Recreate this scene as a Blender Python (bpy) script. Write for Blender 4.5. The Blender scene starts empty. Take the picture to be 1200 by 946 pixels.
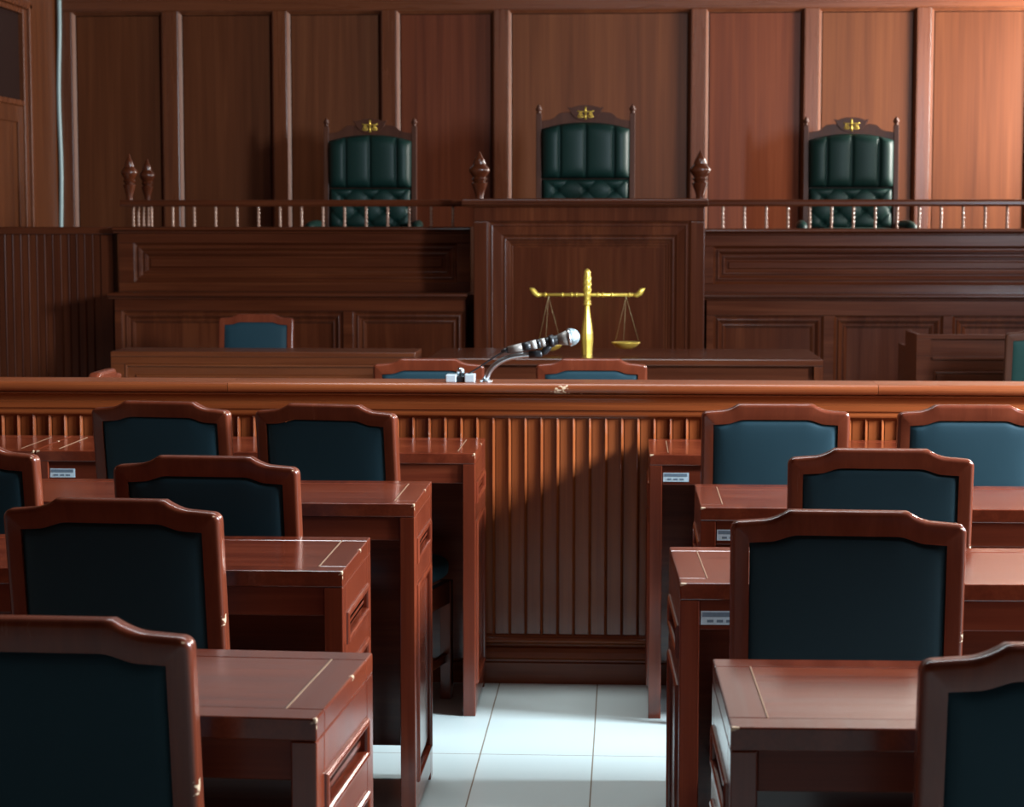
import bpy, bmesh, math, random
from mathutils import Matrix, Vector
random.seed(7)
SC = bpy.context.scene
COL = SC.collection
PI = math.pi

# ------------------------------------------------------------------ materials
def new_mat(name):
    m = bpy.data.materials.new(name)
    m.use_nodes = True
    nt = m.node_tree
    b = nt.nodes.get('Principled BSDF')
    return m, nt, b

def plain(name, col, rough=.5, metal=0., spec=.5, sheen=0., coat=0., bump=0., bscale=200.):
    m, nt, b = new_mat(name)
    b.inputs['Base Color'].default_value = (*col, 1)
    b.inputs['Roughness'].default_value = rough
    b.inputs['Metallic'].default_value = metal
    b.inputs['Specular IOR Level'].default_value = spec
    if sheen:
        b.inputs['Sheen Weight'].default_value = sheen
        b.inputs['Sheen Roughness'].default_value = .45
        b.inputs['Sheen Tint'].default_value = (.45, .75, .9, 1)
    b.inputs['Coat Weight'].default_value = coat
    tc = nt.nodes.new('ShaderNodeTexCoord')
    n = nt.nodes.new('ShaderNodeTexNoise'); n.inputs['Scale'].default_value = bscale; n.inputs['Detail'].default_value = 3
    nt.links.new(tc.outputs['Object'], n.inputs['Vector'])
    mx = nt.nodes.new('ShaderNodeMix'); mx.data_type = 'RGBA'
    mx.inputs['A'].default_value = (*[c*.82 for c in col], 1)
    mx.inputs['B'].default_value = (*[min(1, c*1.16) for c in col], 1)
    nt.links.new(n.outputs['Fac'], mx.inputs['Factor'])
    nt.links.new(mx.outputs['Result'], b.inputs['Base Color'])
    if bump:
        bp = nt.nodes.new('ShaderNodeBump'); bp.inputs['Strength'].default_value = bump; bp.inputs['Distance'].default_value = .002
        nt.links.new(n.outputs['Fac'], bp.inputs['Height'])
        nt.links.new(bp.outputs['Normal'], b.inputs['Normal'])
    return m

def wood(name, axis, dark, mid, light, rough=.3, across=26., along=1.1, streak=.5, spec=.5, wear=0., chip=None):
    """lacquered hardwood; grain runs along the given axis of the object"""
    m, nt, b = new_mat(name)
    L = nt.links.new
    tc = nt.nodes.new('ShaderNodeTexCoord')
    oi = nt.nodes.new('ShaderNodeObjectInfo')
    sc = nt.nodes.new('ShaderNodeVectorMath'); sc.operation = 'SCALE'
    sc.inputs[0].default_value = (3.7, 5.3, 4.1)
    L(oi.outputs['Random'], sc.inputs['Scale'])
    add = nt.nodes.new('ShaderNodeVectorMath'); add.operation = 'ADD'
    L(tc.outputs['Object'], add.inputs[0]); L(sc.outputs[0], add.inputs[1])
    def noise(a, l, detail, dist):
        mp = nt.nodes.new('ShaderNodeMapping')
        s = [a, a, a]; s['XYZ'.index(axis)] = l
        mp.inputs['Scale'].default_value = s
        L(add.outputs[0], mp.inputs['Vector'])
        n = nt.nodes.new('ShaderNodeTexNoise')
        n.inputs['Scale'].default_value = 1.; n.inputs['Detail'].default_value = detail
        n.inputs['Distortion'].default_value = dist
        L(mp.outputs[0], n.inputs['Vector'])
        return n
    n1 = noise(across, along, 4, .6)
    n2 = noise(across*.2, along*.3, 2, .3)
    n3 = noise(across*6, along*3, 2, .1)
    mixf = nt.nodes.new('ShaderNodeMix'); mixf.data_type = 'FLOAT'; mixf.inputs['Factor'].default_value = streak
    L(n1.outputs['Fac'], mixf.inputs['A']); L(n2.outputs['Fac'], mixf.inputs['B'])
    mixg = nt.nodes.new('ShaderNodeMix'); mixg.data_type = 'FLOAT'; mixg.inputs['Factor'].default_value = .18
    L(mixf.outputs['Result'], mixg.inputs['A']); L(n3.outputs['Fac'], mixg.inputs['B'])
    cr = nt.nodes.new('ShaderNodeValToRGB')
    e = cr.color_ramp.elements
    e[0].position = .34; e[0].color = (*dark, 1)
    e[1].position = .66; e[1].color = (*light, 1)
    em = e.new(.5); em.color = (*mid, 1)
    L(mixg.outputs['Result'], cr.inputs['Fac'])
    col = cr.outputs['Color']
    if wear:
        g = nt.nodes.new('ShaderNodeNewGeometry')
        wn = nt.nodes.new('ShaderNodeTexNoise'); wn.inputs['Scale'].default_value = 30; wn.inputs['Detail'].default_value = 3
        L(add.outputs[0], wn.inputs['Vector'])
        mr = nt.nodes.new('ShaderNodeMapRange'); mr.inputs['From Min'].default_value = .56; mr.inputs['From Max'].default_value = .64
        L(g.outputs['Pointiness'], mr.inputs['Value'])
        m2 = nt.nodes.new('ShaderNodeMapRange'); m2.inputs['From Min'].default_value = .62; m2.inputs['From Max'].default_value = .68
        L(wn.outputs['Fac'], m2.inputs['Value'])
        mu = nt.nodes.new('ShaderNodeMath'); mu.operation = 'MULTIPLY'
        L(mr.outputs[0], mu.inputs[0]); L(m2.outputs[0], mu.inputs[1])
        mu2 = nt.nodes.new('ShaderNodeMath'); mu2.operation = 'MULTIPLY'; mu2.inputs[1].default_value = wear
        L(mu.outputs[0], mu2.inputs[0])
        mx = nt.nodes.new('ShaderNodeMix'); mx.data_type = 'RGBA'
        mx.inputs['B'].default_value = (.62, .5, .38, 1)
        L(mu2.outputs[0], mx.inputs['Factor']); L(col, mx.inputs['A'])
        col = mx.outputs['Result']
    if chip:
        # worn-through lacquer patches around given points (x, y, z, radius)
        for (cx, cy, cz, r) in chip:
            d = nt.nodes.new('ShaderNodeVectorMath'); d.operation = 'DISTANCE'
            d.inputs[1].default_value = (cx, cy, cz)
            L(tc.outputs['Object'], d.inputs[0])
            nn = nt.nodes.new('ShaderNodeTexNoise'); nn.inputs['Scale'].default_value = 110; nn.inputs['Detail'].default_value = 2
            L(tc.outputs['Object'], nn.inputs['Vector'])
            ma = nt.nodes.new('ShaderNodeMath'); ma.operation = 'DIVIDE'; ma.inputs[1].default_value = r
            L(d.outputs['Value'], ma.inputs[0])
            sb = nt.nodes.new('ShaderNodeMath'); sb.operation = 'MULTIPLY_ADD'; sb.inputs[1].default_value = -.28; sb.inputs[2].default_value = .28
            L(ma.outputs[0], sb.inputs[0])
            ad = nt.nodes.new('ShaderNodeMath'); ad.operation = 'ADD'
            L(sb.outputs[0], ad.inputs[0]); L(nn.outputs['Fac'], ad.inputs[1])
            mr = nt.nodes.new('ShaderNodeMapRange'); mr.inputs['From Min'].default_value = .62; mr.inputs['From Max'].default_value = .68
            L(ad.outputs[0], mr.inputs['Value'])
            inside = nt.nodes.new('ShaderNodeMath'); inside.operation = 'LESS_THAN'; inside.inputs[1].default_value = 1.
            L(ma.outputs[0], inside.inputs[0])
            mu = nt.nodes.new('ShaderNodeMath'); mu.operation = 'MULTIPLY'
            L(mr.outputs[0], mu.inputs[0]); L(inside.outputs[0], mu.inputs[1])
            mx = nt.nodes.new('ShaderNodeMix'); mx.data_type = 'RGBA'
            mx.inputs['B'].default_value = (.60, .42, .27, 1)
            L(mu.outputs[0], mx.inputs['Factor']); L(col, mx.inputs['A'])
            col = mx.outputs['Result']
    L(col, b.inputs['Base Color'])
    rr = nt.nodes.new('ShaderNodeMapRange')
    rr.inputs['To Min'].default_value = rough*.85; rr.inputs['To Max'].default_value = rough*1.2
    L(n1.outputs['Fac'], rr.inputs['Value']); L(rr.outputs[0], b.inputs['Roughness'])
    b.inputs['Specular IOR Level'].default_value = spec
    bp = nt.nodes.new('ShaderNodeBump'); bp.inputs['Strength'].default_value = .06; bp.inputs['Distance'].default_value = .001
    L(mixg.outputs['Result'], bp.inputs['Height']); L(bp.outputs['Normal'], b.inputs['Normal'])
    return m

# desks, chairs, bar: red mahogany; bench: darker brown; wall: warm veneer
DK = ((.080, .0130, .0054), (.125, .0210, .0085), (.185, .036, .014))
BR = ((.115, .024, .0065), (.18, .041, .011), (.25, .064, .018))
BN = ((.042, .0092, .0036), (.068, .0158, .0058), (.105, .027, .0095))
CL = ((.065, .0138, .0040), (.10, .0235, .0065), (.145, .037, .0105))
M = {}
DCHIP = [(.656, -.002, .782, .013), (.656, .27, .787, .010), (-.655, .0, .787, .012)]
for ax in 'XYZ':
    M['desk'+ax] = wood('desk_mahogany_'+ax.lower(), ax, *DK, rough=.17, spec=.62, chip=DCHIP if ax == 'Y' else None)
    M['bar'+ax] = wood('bar_mahogany_'+ax.lower(), ax, *BR, rough=.17, spec=.42)
    M['bench'+ax] = wood('bench_mahogany_'+ax.lower(), ax, *BN, rough=.21, spec=.4)
    M['clerk'+ax] = wood('clerk_desk_wood_'+ax.lower(), ax, *CL, rough=.30, spec=.4)
M['chair'] = wood('chair_mahogany', 'Z', (.090, .0165, .007), (.115, .0225, .0093), (.145, .030, .012), rough=.25, spec=.4, chip=[(.212, -.09, .925, .014), (.212, -.055, .72, .014), (-.212, -.075, .78, .008)])
M['judge'] = wood('judge_chair_wood', 'Z', (.050, .015, .008), (.07, .022, .011), (.09, .030, .015), rough=.4, spec=.25)
M['apron'] = wood('desk_apron_mahogany', 'X', *DK, rough=.3, spec=.25)
M['barcap'] = wood('bar_cap_mahogany', 'X', *BR, rough=.28, chip=[(-.205, 6.42, .928, .036), (-.14, 6.42, .918, .014)])
WV = [((.064, .0165, .0048), (.094, .026, .0075), (.130, .039, .0115)),
      ((.070, .0140, .0045), (.106, .0235, .0072), (.146, .036, .0115)),
      ((.068, .0190, .0062), (.102, .030, .0098), (.138, .044, .0145))]
for i, w in enumerate(WV):
    M['veneer%d' % i] = wood('wall_veneer_%s' % 'abc'[i], 'Z', *w, rough=.42, across=16, along=.5, streak=.45, spec=.25)
M['stile'] = wood('wall_stile_wood', 'Z', (.075, .020, .0075), (.11, .031, .011), (.15, .045, .016), rough=.27)
M['mould'] = wood('wall_moulding_wood', 'Z', (.070, .020, .008), (.105, .031, .012), (.14, .045, .017), rough=.45, spec=.35)
M['rail'] = wood('wall_rail_wood', 'X', (.075, .020, .0075), (.11, .031, .011), (.15, .045, .016), rough=.27)
M['inlay'] = plain('pale_inlay', (.30, .17, .10), .3)
M['teal'] = plain('teal_cloth', (.0055, .027, .038), .7, spec=.25, sheen=.12, bump=.15, bscale=900)
M['green'] = plain('green_cloth', (.010, .040, .034), .7, spec=.25, bump=.15, bscale=900)
M['leather'] = plain('green_leather', (.007, .026, .0215), .45, spec=.2, bump=.1, bscale=260)
M['gold'] = plain('gold_paint', (.80, .56, .10), .33, metal=.65, bscale=60)
M['string'] = plain('brass_thread', (.30, .22, .10), .5, metal=.5)
M['black'] = plain('black_plastic', (.012, .013, .015), .4)
M['band'] = plain('satin_band', (.40, .38, .35), .4, metal=.2)
M['silver'] = plain('pale_silver', (.62, .70, .74), .3, metal=.3)
M['steel'] = plain('brushed_steel', (.62, .68, .72), .28, metal=1., bscale=120)
M['grille'] = plain('silver_mesh', (.36, .44, .47), .45, metal=.8, bump=.8, bscale=900)
M['greymetal'] = plain('grey_metal', (.20, .175, .155), .45, metal=.3)
M['paper'] = plain('pale_blue_label', (.62, .74, .80), .5)
M['print'] = plain('grey_print', (.16, .22, .28), .6)
M['plaster'] = plain('white_plaster', (.84, .83, .80), .8, bscale=20)
M['ceil'] = plain('dark_wood_ceiling', (.05, .022, .012), .6)
M['conduit'] = plain('pale_conduit', (.28, .38, .38), .35)
M['dark'] = plain('dark_board', (.020, .008, .006), .7, spec=.1)

def tile_mat():
    m, nt, b = new_mat('white_floor_tile')
    L = nt.links.new
    tc = nt.nodes.new('ShaderNodeTexCoord')
    mp = nt.nodes.new('ShaderNodeMapping'); mp.inputs['Location'].default_value = (.398, -5.537, 0)
    L(tc.outputs['Object'], mp.inputs['Vector'])
    br = nt.nodes.new('ShaderNodeTexBrick'); br.offset = 0; br.squash = 1
    br.inputs['Scale'].default_value = 1
    br.inputs['Brick Width'].default_value = .311; br.inputs['Row Height'].default_value = .9
    br.inputs['Mortar Size'].default_value = .0022; br.inputs['Mortar Smooth'].default_value = .2
    br.inputs['Color1'].default_value = (.57, .645, .62, 1); br.inputs['Color2'].default_value = (.54, .615, .59, 1)
    br.inputs['Mortar'].default_value = (.26, .22, .17, 1)
    L(mp.outputs[0], br.inputs['Vector']); L(br.outputs['Color'], b.inputs['Base Color'])
    b.inputs['Roughness'].default_value = .22
    bp = nt.nodes.new('ShaderNodeBump'); bp.inputs['Strength'].default_value = .5; bp.inputs['Distance'].default_value = .001
    bp.invert = True
    L(br.outputs['Fac'], bp.inputs['Height']); L(bp.outputs['Normal'], b.inputs['Normal'])
    return m
M['tile'] = tile_mat()

# ------------------------------------------------------------------ mesh helpers
class MB:
    def __init__(self):
        self.v = []; self.f = []; self.s = []
        self.T = Matrix.Identity(4)
    def add(self, vs, fs, smooth=False):
        o = len(self.v)
        self.v += [tuple(self.T @ Vector(p)) for p in vs]
        flip = self.T.determinant() < 0
        for f in fs:
            f = [o+i for i in f]
            self.f.append(f[::-1] if flip else f); self.s.append(smooth)
        return self
    def box(self, x0, x1, y0, y1, z0, z1):
        vs = [(x, y, z) for z in (z0, z1) for y in (y0, y1) for x in (x0, x1)]
        return self.add(vs, [(0, 2, 3, 1), (4, 5, 7, 6), (0, 1, 5, 4), (2, 6, 7, 3), (0, 4, 6, 2), (1, 3, 7, 5)])
    def bar(self, p, q, w, d):
        """square bar from p to q (w across x-ish, d across the other)"""
        p = Vector(p); q = Vector(q); ax = (q-p).normalized()
        u = Vector((1, 0, 0)) if abs(ax.x) < .9 else Vector((0, 1, 0))
        v = ax.cross(u).normalized(); u = v.cross(ax).normalized()
        vs = []
        for c in (p, q):
            for (a, b) in ((-1, -1), (1, -1), (1, 1), (-1, 1)):
                vs.append(tuple(c+u*a*w/2+v*b*d/2))
        return self.add(vs, [(3, 2, 1, 0), (4, 5, 6, 7), (0, 1, 5, 4), (1, 2, 6, 5), (2, 3, 7, 6), (3, 0, 4, 7)])
    def lathe(self, prof, c=(0, 0, 0), n=20, smooth=True):
        """prof: (r, z) from bottom to top, about a vertical axis"""
        vs = []; fs = []
        for (r, z) in prof:
            for k in range(n):
                a = 2*PI*k/n
                vs.append((c[0]+r*math.cos(a), c[1]+r*math.sin(a), c[2]+z))
        for i in range(len(prof)-1):
            for k in range(n):
                k2 = (k+1) % n
                fs.append((i*n+k, i*n+k2, (i+1)*n+k2, (i+1)*n+k))
        fs.append(tuple(range(n))[::-1]); fs.append(tuple((len(prof)-1)*n+k for k in range(n)))
        return self.add(vs, fs, smooth)
    def tube(self, pts, rad, n=10, smooth=True):
        pts = [Vector(p) for p in pts]
        if not hasattr(rad, '__len__'): rad = [rad]*len(pts)
        vs = []; fs = []
        up = None
        for i, p in enumerate(pts):
            t = (pts[min(i+1, len(pts)-1)]-pts[max(i-1, 0)]).normalized()
            if up is None:
                up = Vector((0, 0, 1)) if abs(t.z) < .9 else Vector((0, 1, 0))
            s = t.cross(up).normalized(); up = s.cross(t).normalized()
            for k in range(n):
                a = 2*PI*k/n
                vs.append(tuple(p+(s*math.cos(a)+up*math.sin(a))*rad[i]))
        for i in range(len(pts)-1):
            for k in range(n):
                k2 = (k+1) % n
                fs.append((i*n+k, i*n+k2, (i+1)*n+k2, (i+1)*n+k))
        fs.append(tuple(range(n))[::-1]); fs.append(tuple((len(pts)-1)*n+k for k in range(n)))
        return self.add(vs, fs, smooth)
    def prism(self, poly, x0, x1):
        """poly of (y, z), counter-clockwise seen from +x, extruded along x"""
        n = len(poly)
        vs = [(x0, y, z) for y, z in poly]+[(x1, y, z) for y, z in poly]
        fs = [tuple(range(n))[::-1], tuple(range(n, 2*n))]
        fs += [(i, (i+1) % n, n+(i+1) % n, n+i) for i in range(n)]
        return self.add(vs, fs)
    def ring_panel(self, x0, x1, z0, z1, y, prof, field=True):
        """stepped moulding swept round a rectangle that faces -y; prof = (inset, depth)"""
        vs = []; fs = []
        for (i, d) in prof:
            vs += [(x0+i, y+d, z0+i), (x1-i, y+d, z0+i), (x1-i, y+d, z1-i), (x0+i, y+d, z1-i)]
        for k in range(len(prof)-1):
            for j in range(4):
                j2 = (j+1) % 4
                fs.append((k*4+j, k*4+j2, (k+1)*4+j2, (k+1)*4+j))
        if field:
            k = (len(prof)-1)*4
            fs.append((k, k+1, k+2, k+3))
        return self.add(vs, fs)
    def grid(self, fn, nu, nv, smooth=True, flip=False):
        vs = [fn(i/nu, j/nv) for j in range(nv+1) for i in range(nu+1)]
        fs = []
        for j in range(nv):
            for i in range(nu):
                a = j*(nu+1)+i
                q = (a, a+1, a+nu+2, a+nu+1)
                fs.append(q[::-1] if flip else q)
        return self.add(vs, fs, smooth)
    def build(self, name, mat, parent=None, bevel=0., seg=2, fix=True, loc=None):
        me = bpy.data.meshes.new(name)
        me.from_pydata(self.v, [], self.f)
        for p, s in zip(me.polygons, self.s): p.use_smooth = s
        if fix:
            bm = bmesh.new(); bm.from_mesh(me)
            bmesh.ops.recalc_face_normals(bm, faces=bm.faces)
            bm.to_mesh(me); bm.free()
        me.materials.append(mat)
        o = bpy.data.objects.new(name, me); COL.objects.link(o)
        if parent: o.parent = parent
        if loc: o.location = loc
        if bevel:
            b = o.modifiers.new('edge', 'BEVEL'); b.width = bevel; b.segments = seg
            b.limit_method = 'ANGLE'; b.angle_limit = math.radians(40)
        return o

def tag(o, label=None, cat=None, group=None, kind=None):
    if label: o['label'] = label
    if cat: o['category'] = cat
    if group: o['group'] = group
    if kind: o['kind'] = kind
    return o
def thing(name, label, cat, loc=(0, 0, 0), rz=0., group=None):
    o = bpy.data.objects.new(name, None); COL.objects.link(o)
    o.empty_display_size = .1
    o.location = loc; o.rotation_euler = (0, 0, math.radians(rz))
    return tag(o, label, cat, group)
def kids(o): return [c for c in bpy.data.objects if c.parent == o]
def copy_tree(o, parent=None):
    ch = kids(o)
    c = o.copy(); COL.objects.link(c)
    if parent: c.parent = parent
    for k in ch: copy_tree(k, c)
    return c
def bead(i0, i1, h, base=0., n=6):
    """half-round bead between insets i0 and i1, rising h out of depth base"""
    r = (i1-i0)/2
    return [(i0+r-r*math.cos(PI*k/n), base-h*math.sin(PI*k/n)) for k in range(n+1)]

def framed_front(mb, x0, x1, z0, z1, y, t, openings):
    """a frame of rails and stiles, front face at y, thickness t, one row of openings (x0,x1) at (pz0,pz1)"""
    ops, pz0, pz1 = openings
    mb.box(x0, x1, y, y+t, pz1, z1)
    if pz0 > z0: mb.box(x0, x1, y, y+t, z0, pz0)
    xs = x0
    for (a, b) in ops:
        mb.box(xs, a, y, y+t, pz0, pz1); xs = b
    mb.box(xs, x1, y, y+t, pz0, pz1)

# ------------------------------------------------------------------ room
XL, XR, YB, YF, ZC = -4.4, 4.0, 15.8, -2.6, 4.3
tag(MB().box(XL-.2, XR+.2, YF-.2, YB+.2, -.1, 0).build('floor', M['tile']), kind='structure')
tag(MB().box(XL-.2, XR+.2, YF-.2, YB+.2, ZC, ZC+.1).build('ceiling', M['ceil']), kind='structure')
tag(MB().box(XL-.2, XR+.2, YF-.15, YF, 0, ZC).build('wall_rear', M['veneer0']), kind='structure')

# right wall with daylight windows (y0, y1, z0, z1)
WIN = [(-.9, .3, 1.7, 3.3), (2.9, 3.9, 1.95, 3.05), (4.55, 5.65, 1.95, 3.05), (10.3, 11.4, 1.7, 3.3), (12.3, 13.3, 1.7, 3.3), (14.2, 15.3, 1.7, 3.3)]
WINL = []
def side_wall(name, xa, xb, wins, wain):
    lo = MB(); hi = MB()
    zs = wain
    ys = YF
    mb = MB()
    for (a, b, c, d) in wins:
        mb.box(xa, xb, ys, a, 0, ZC); mb.box(xa, xb, a, b, 0, c); mb.box(xa, xb, a, b, d, ZC); ys = b
    mb.box(xa, xb, ys, YB, 0, ZC)
    return tag(mb.build(name, M['veneer0']), kind='structure')
side_wall('wall_right', XR, XR+.14, WIN, 0)
side_wall('wall_left', XL-.14, XL, WINL, 0)
wn = 0
for wins, x in ((WIN, XR), (WINL, XL-.14)):
    for (a, b, c, d) in wins:
        wn += 1
        mb = MB()
        t = .05
        mb.box(x, x+.14, a, a+t, c, d); mb.box(x, x+.14, b-t, b, c, d)
        mb.box(x, x+.14, a+t, b-t, c, c+t); mb.box(x, x+.14, a+t, b-t, d-t, d)
        tag(mb.build('window_%d' % wn, M['benchZ'], bevel=.004), kind='structure')

# back wall: wainscot of veneer panels between moulded stiles, plaster above
wb = MB()
wb.box(XL, XR, YB, YB+.12, 0, ZC)
wallb = tag(wb.build('wall_back', M['plaster']), kind='structure')
STILES = [(-4.40, -4.284), (-3.575, -3.455), (-2.717, -2.615), (-1.877, -1.77), (-1.016, -.914), (.483, .585), (1.336, 1.436), (2.178, 2.278), (3.02, 3.12), (3.86, 4.0)]
ZT0, ZT1 = 3.067, 3.24
st = MB()
for a, b in STILES: st.box(a, b, YB-.045, YB, .0, ZT0)
st.build('stile', M['stile'], wallb, bevel=.004)
rl = MB()
rl.box(XL, XR, YB-.045, YB, ZT0, ZT1)
rl.prism([(YB, ZT1), (YB-.075, ZT1+.02), (YB-.085, ZT1+.05), (YB-.06, ZT1+.075), (YB, ZT1+.085)][::-1], XL, XR)
rl.build('top_rail', M['rail'], wallb, bevel=.004)
for i in range(len(STILES)-1):
    a, b = STILES[i][1], STILES[i+1][0]
    prof = [(0, -.0455), (.004, -.0455), (.005, -.036), (.022, -.012), (.026, -.008), (.034, -.008)]
    MB().ring_panel(a, b, .8, ZT0, YB, prof[:], field=False).build('panel_moulding', M['mould'], wallb)
    MB().box(a+.026, b-.026, YB-.008, YB, .8, ZT0-.028).build('panel', M['veneer%d' % [0, 0, 2, 1, 2, 1, 2, 0, 2][i]], wallb)
# pale conduit down the corner
mb = MB()
pts = [(XL+.030+.006*math.sin(k*.9)-.012*math.sin(k/20*PI), YB-.07, 3.3-k*.165) for k in range(21)]
mb.tube(pts, .017, 8)
tag(mb.build('trim_1', M['conduit']), kind='structure')

# door in the left wall: frame, transom light, leaf
dr = MB()
x = XL
def dbox(mb, y0, y1, z0, z1, d): mb.box(x, x+d, y0, y1, z0, z1)
dbox(dr, 14.72, 14.80, 0, 2.99, .05); dbox(dr, 14.80, 14.86, 0, 3.03, .075)
dbox(dr, 13.60, 13.68, 0, 2.99, .05); dbox(dr, 13.54, 13.60, 0, 3.03, .075)
dbox(dr, 13.68, 14.72, 2.29, 2.33, .05); dbox(dr, 13.68, 14.72, 2.95, 2.99, .05); dbox(dr, 13.54, 14.86, 2.99, 3.05, .075)
door = tag(dr.build('door_1', M['stile'], bevel=.008, seg=3), kind='structure')
mb = MB(); dbox(mb, 13.68, 14.72, 2.33, 2.95, .012); mb.build('transom_pane', M['dark'], door)
mb = MB(); dbox(mb, 13.68, 14.72, 0, 2.29, .02)
dbox(mb, 14.60, 14.72, 0, 2.29, .035); dbox(mb, 13.68, 13.80, 0, 2.29, .035); dbox(mb, 13.8, 14.6, 2.17, 2.29, .035); dbox(mb, 13.8, 14.6, 0.9, 1.05, .035)
mb.build('door_leaf', M['veneer0'], door, bevel=.004)

# raised dais behind the bench
d = MB()
d.box(XL, XR, 13.0, YB-.06, 0, .95); d.box(-.98, .46, 13.0, YB-.06, .95, 1.0)
tag(d.build('dais_floor', M['benchX'], bevel=.005), kind='structure')

# ------------------------------------------------------------------ boarded fronts
def boards(mb, x0, x1, z0, z1, y, pitch, x_ref, r=.0085):
    """flat boards with a ridge at each joint (a raised wedge with its slope to +x, then a small groove), facing -y"""
    prof = [(x0, 0)]
    k = math.ceil((x0-x_ref)/pitch)
    while x_ref+k*pitch < x1-.012:
        c = x_ref+k*pitch; k += 1
        if c < x0+.012: continue
        prof += [(c-r*.5-.0008, 0), (c-r*.5, -.0066), (c-r*.5+.0010, -.0074), (c+.0006, -.0045), (c+r*.5, .0003), (c+r*.5+.0006, .004), (c+r*.5+.0026, .004), (c+r*.5+.0032, 0)]
    prof.append((x1, 0))
    n = len(prof)
    vs = [(px, y+d, z0) for px, d in prof]+[(px, y+d, z1) for px, d in prof]
    fs = [(i, i+1, n+i+1, n+i) for i in range(n-1)]
    mb.add(vs, fs, False)

# ------------------------------------------------------------------ the bar across the room
YBAR = 6.425
bar = thing('courtroom_bar', 'long waist-high wooden bar with beaded boards and moulded cap crossing the whole room', 'bar', (0, 0, 0))
bar_x = [XL+.002, -1.262, .783, XR-.002]
capp = []
def cap_profile():
    y, z = YBAR, .958
    p = [(y+.165, z-.034), (y+.165, z-.004), (y+.161, z)]
    p += [(y+.008, z)]
    for k in range(9):
        a = PI/2+PI*k/8
        p.append((y-.006+.015*math.cos(a), z-.016+.016*math.sin(a)))
    p += [(y+.004, z-.034)]
    return p
for a, b in zip(bar_x[:-1], bar_x[1:]):
    MB().prism(cap_profile(), a+.0008, b-.0008).build('cap', M['barcap'], bar)
fr = MB()
y = YBAR
z = .924
fp = [(y+.1, .845), (y+.1, z), (y-.004, z), (y-.004, .919)]
for k in range(7):                                     # cove under the cap
    a = PI*k/12
    fp.append((y-.004+.018*math.sin(a)*1., .919-.022*(1-math.cos(a))-.0))
fp += [(y+.012, .892), (y-.004, .890), (y-.006, .874), (y-.002, .872), (y-.002, .868)]
for k in range(7):
    a = PI/2+PI*k/6
    fp.append((y-.002+.008*math.cos(a), .859+.008*math.sin(a)))
fp += [(y-.001, .849), (y+.004, .845)]
fr.prism(fp, XL+.002, XR-.002)
fr.build('frieze', M['barX'], bar)
bd = MB()
boards(bd, XL+.002, XR-.002, .150, .850, YBAR+.006, .0508, -.469)
bd.build('board_front', M['barZ'], bar, fix=False)
MB().box(XL+.002, XR-.002, YBAR+.03, YBAR+.14, .02, .85).build('rear_board', M['barZ'], bar)
bs = MB()
bp = [(y+.03, 0), (y+.03, .156), (y+.004, .156), (y-.002, .152)]
for k in range(7):
    a = PI/2+PI*k/6
    bp.append((y-.004+.01*math.cos(a), .138+.010*math.sin(a)))
bp += [(y+.002, .124), (y+.004, .116), (y-.006, .112), (y-.014, .100), (y-.016, .082), (y-.010, .076), (y-.010, .07), (y-.018, .066), (y-.018, 0)]
bs.prism(bp, XL+.002, XR-.002)
bs.build('base_board', M['barX'], bar)

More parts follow.
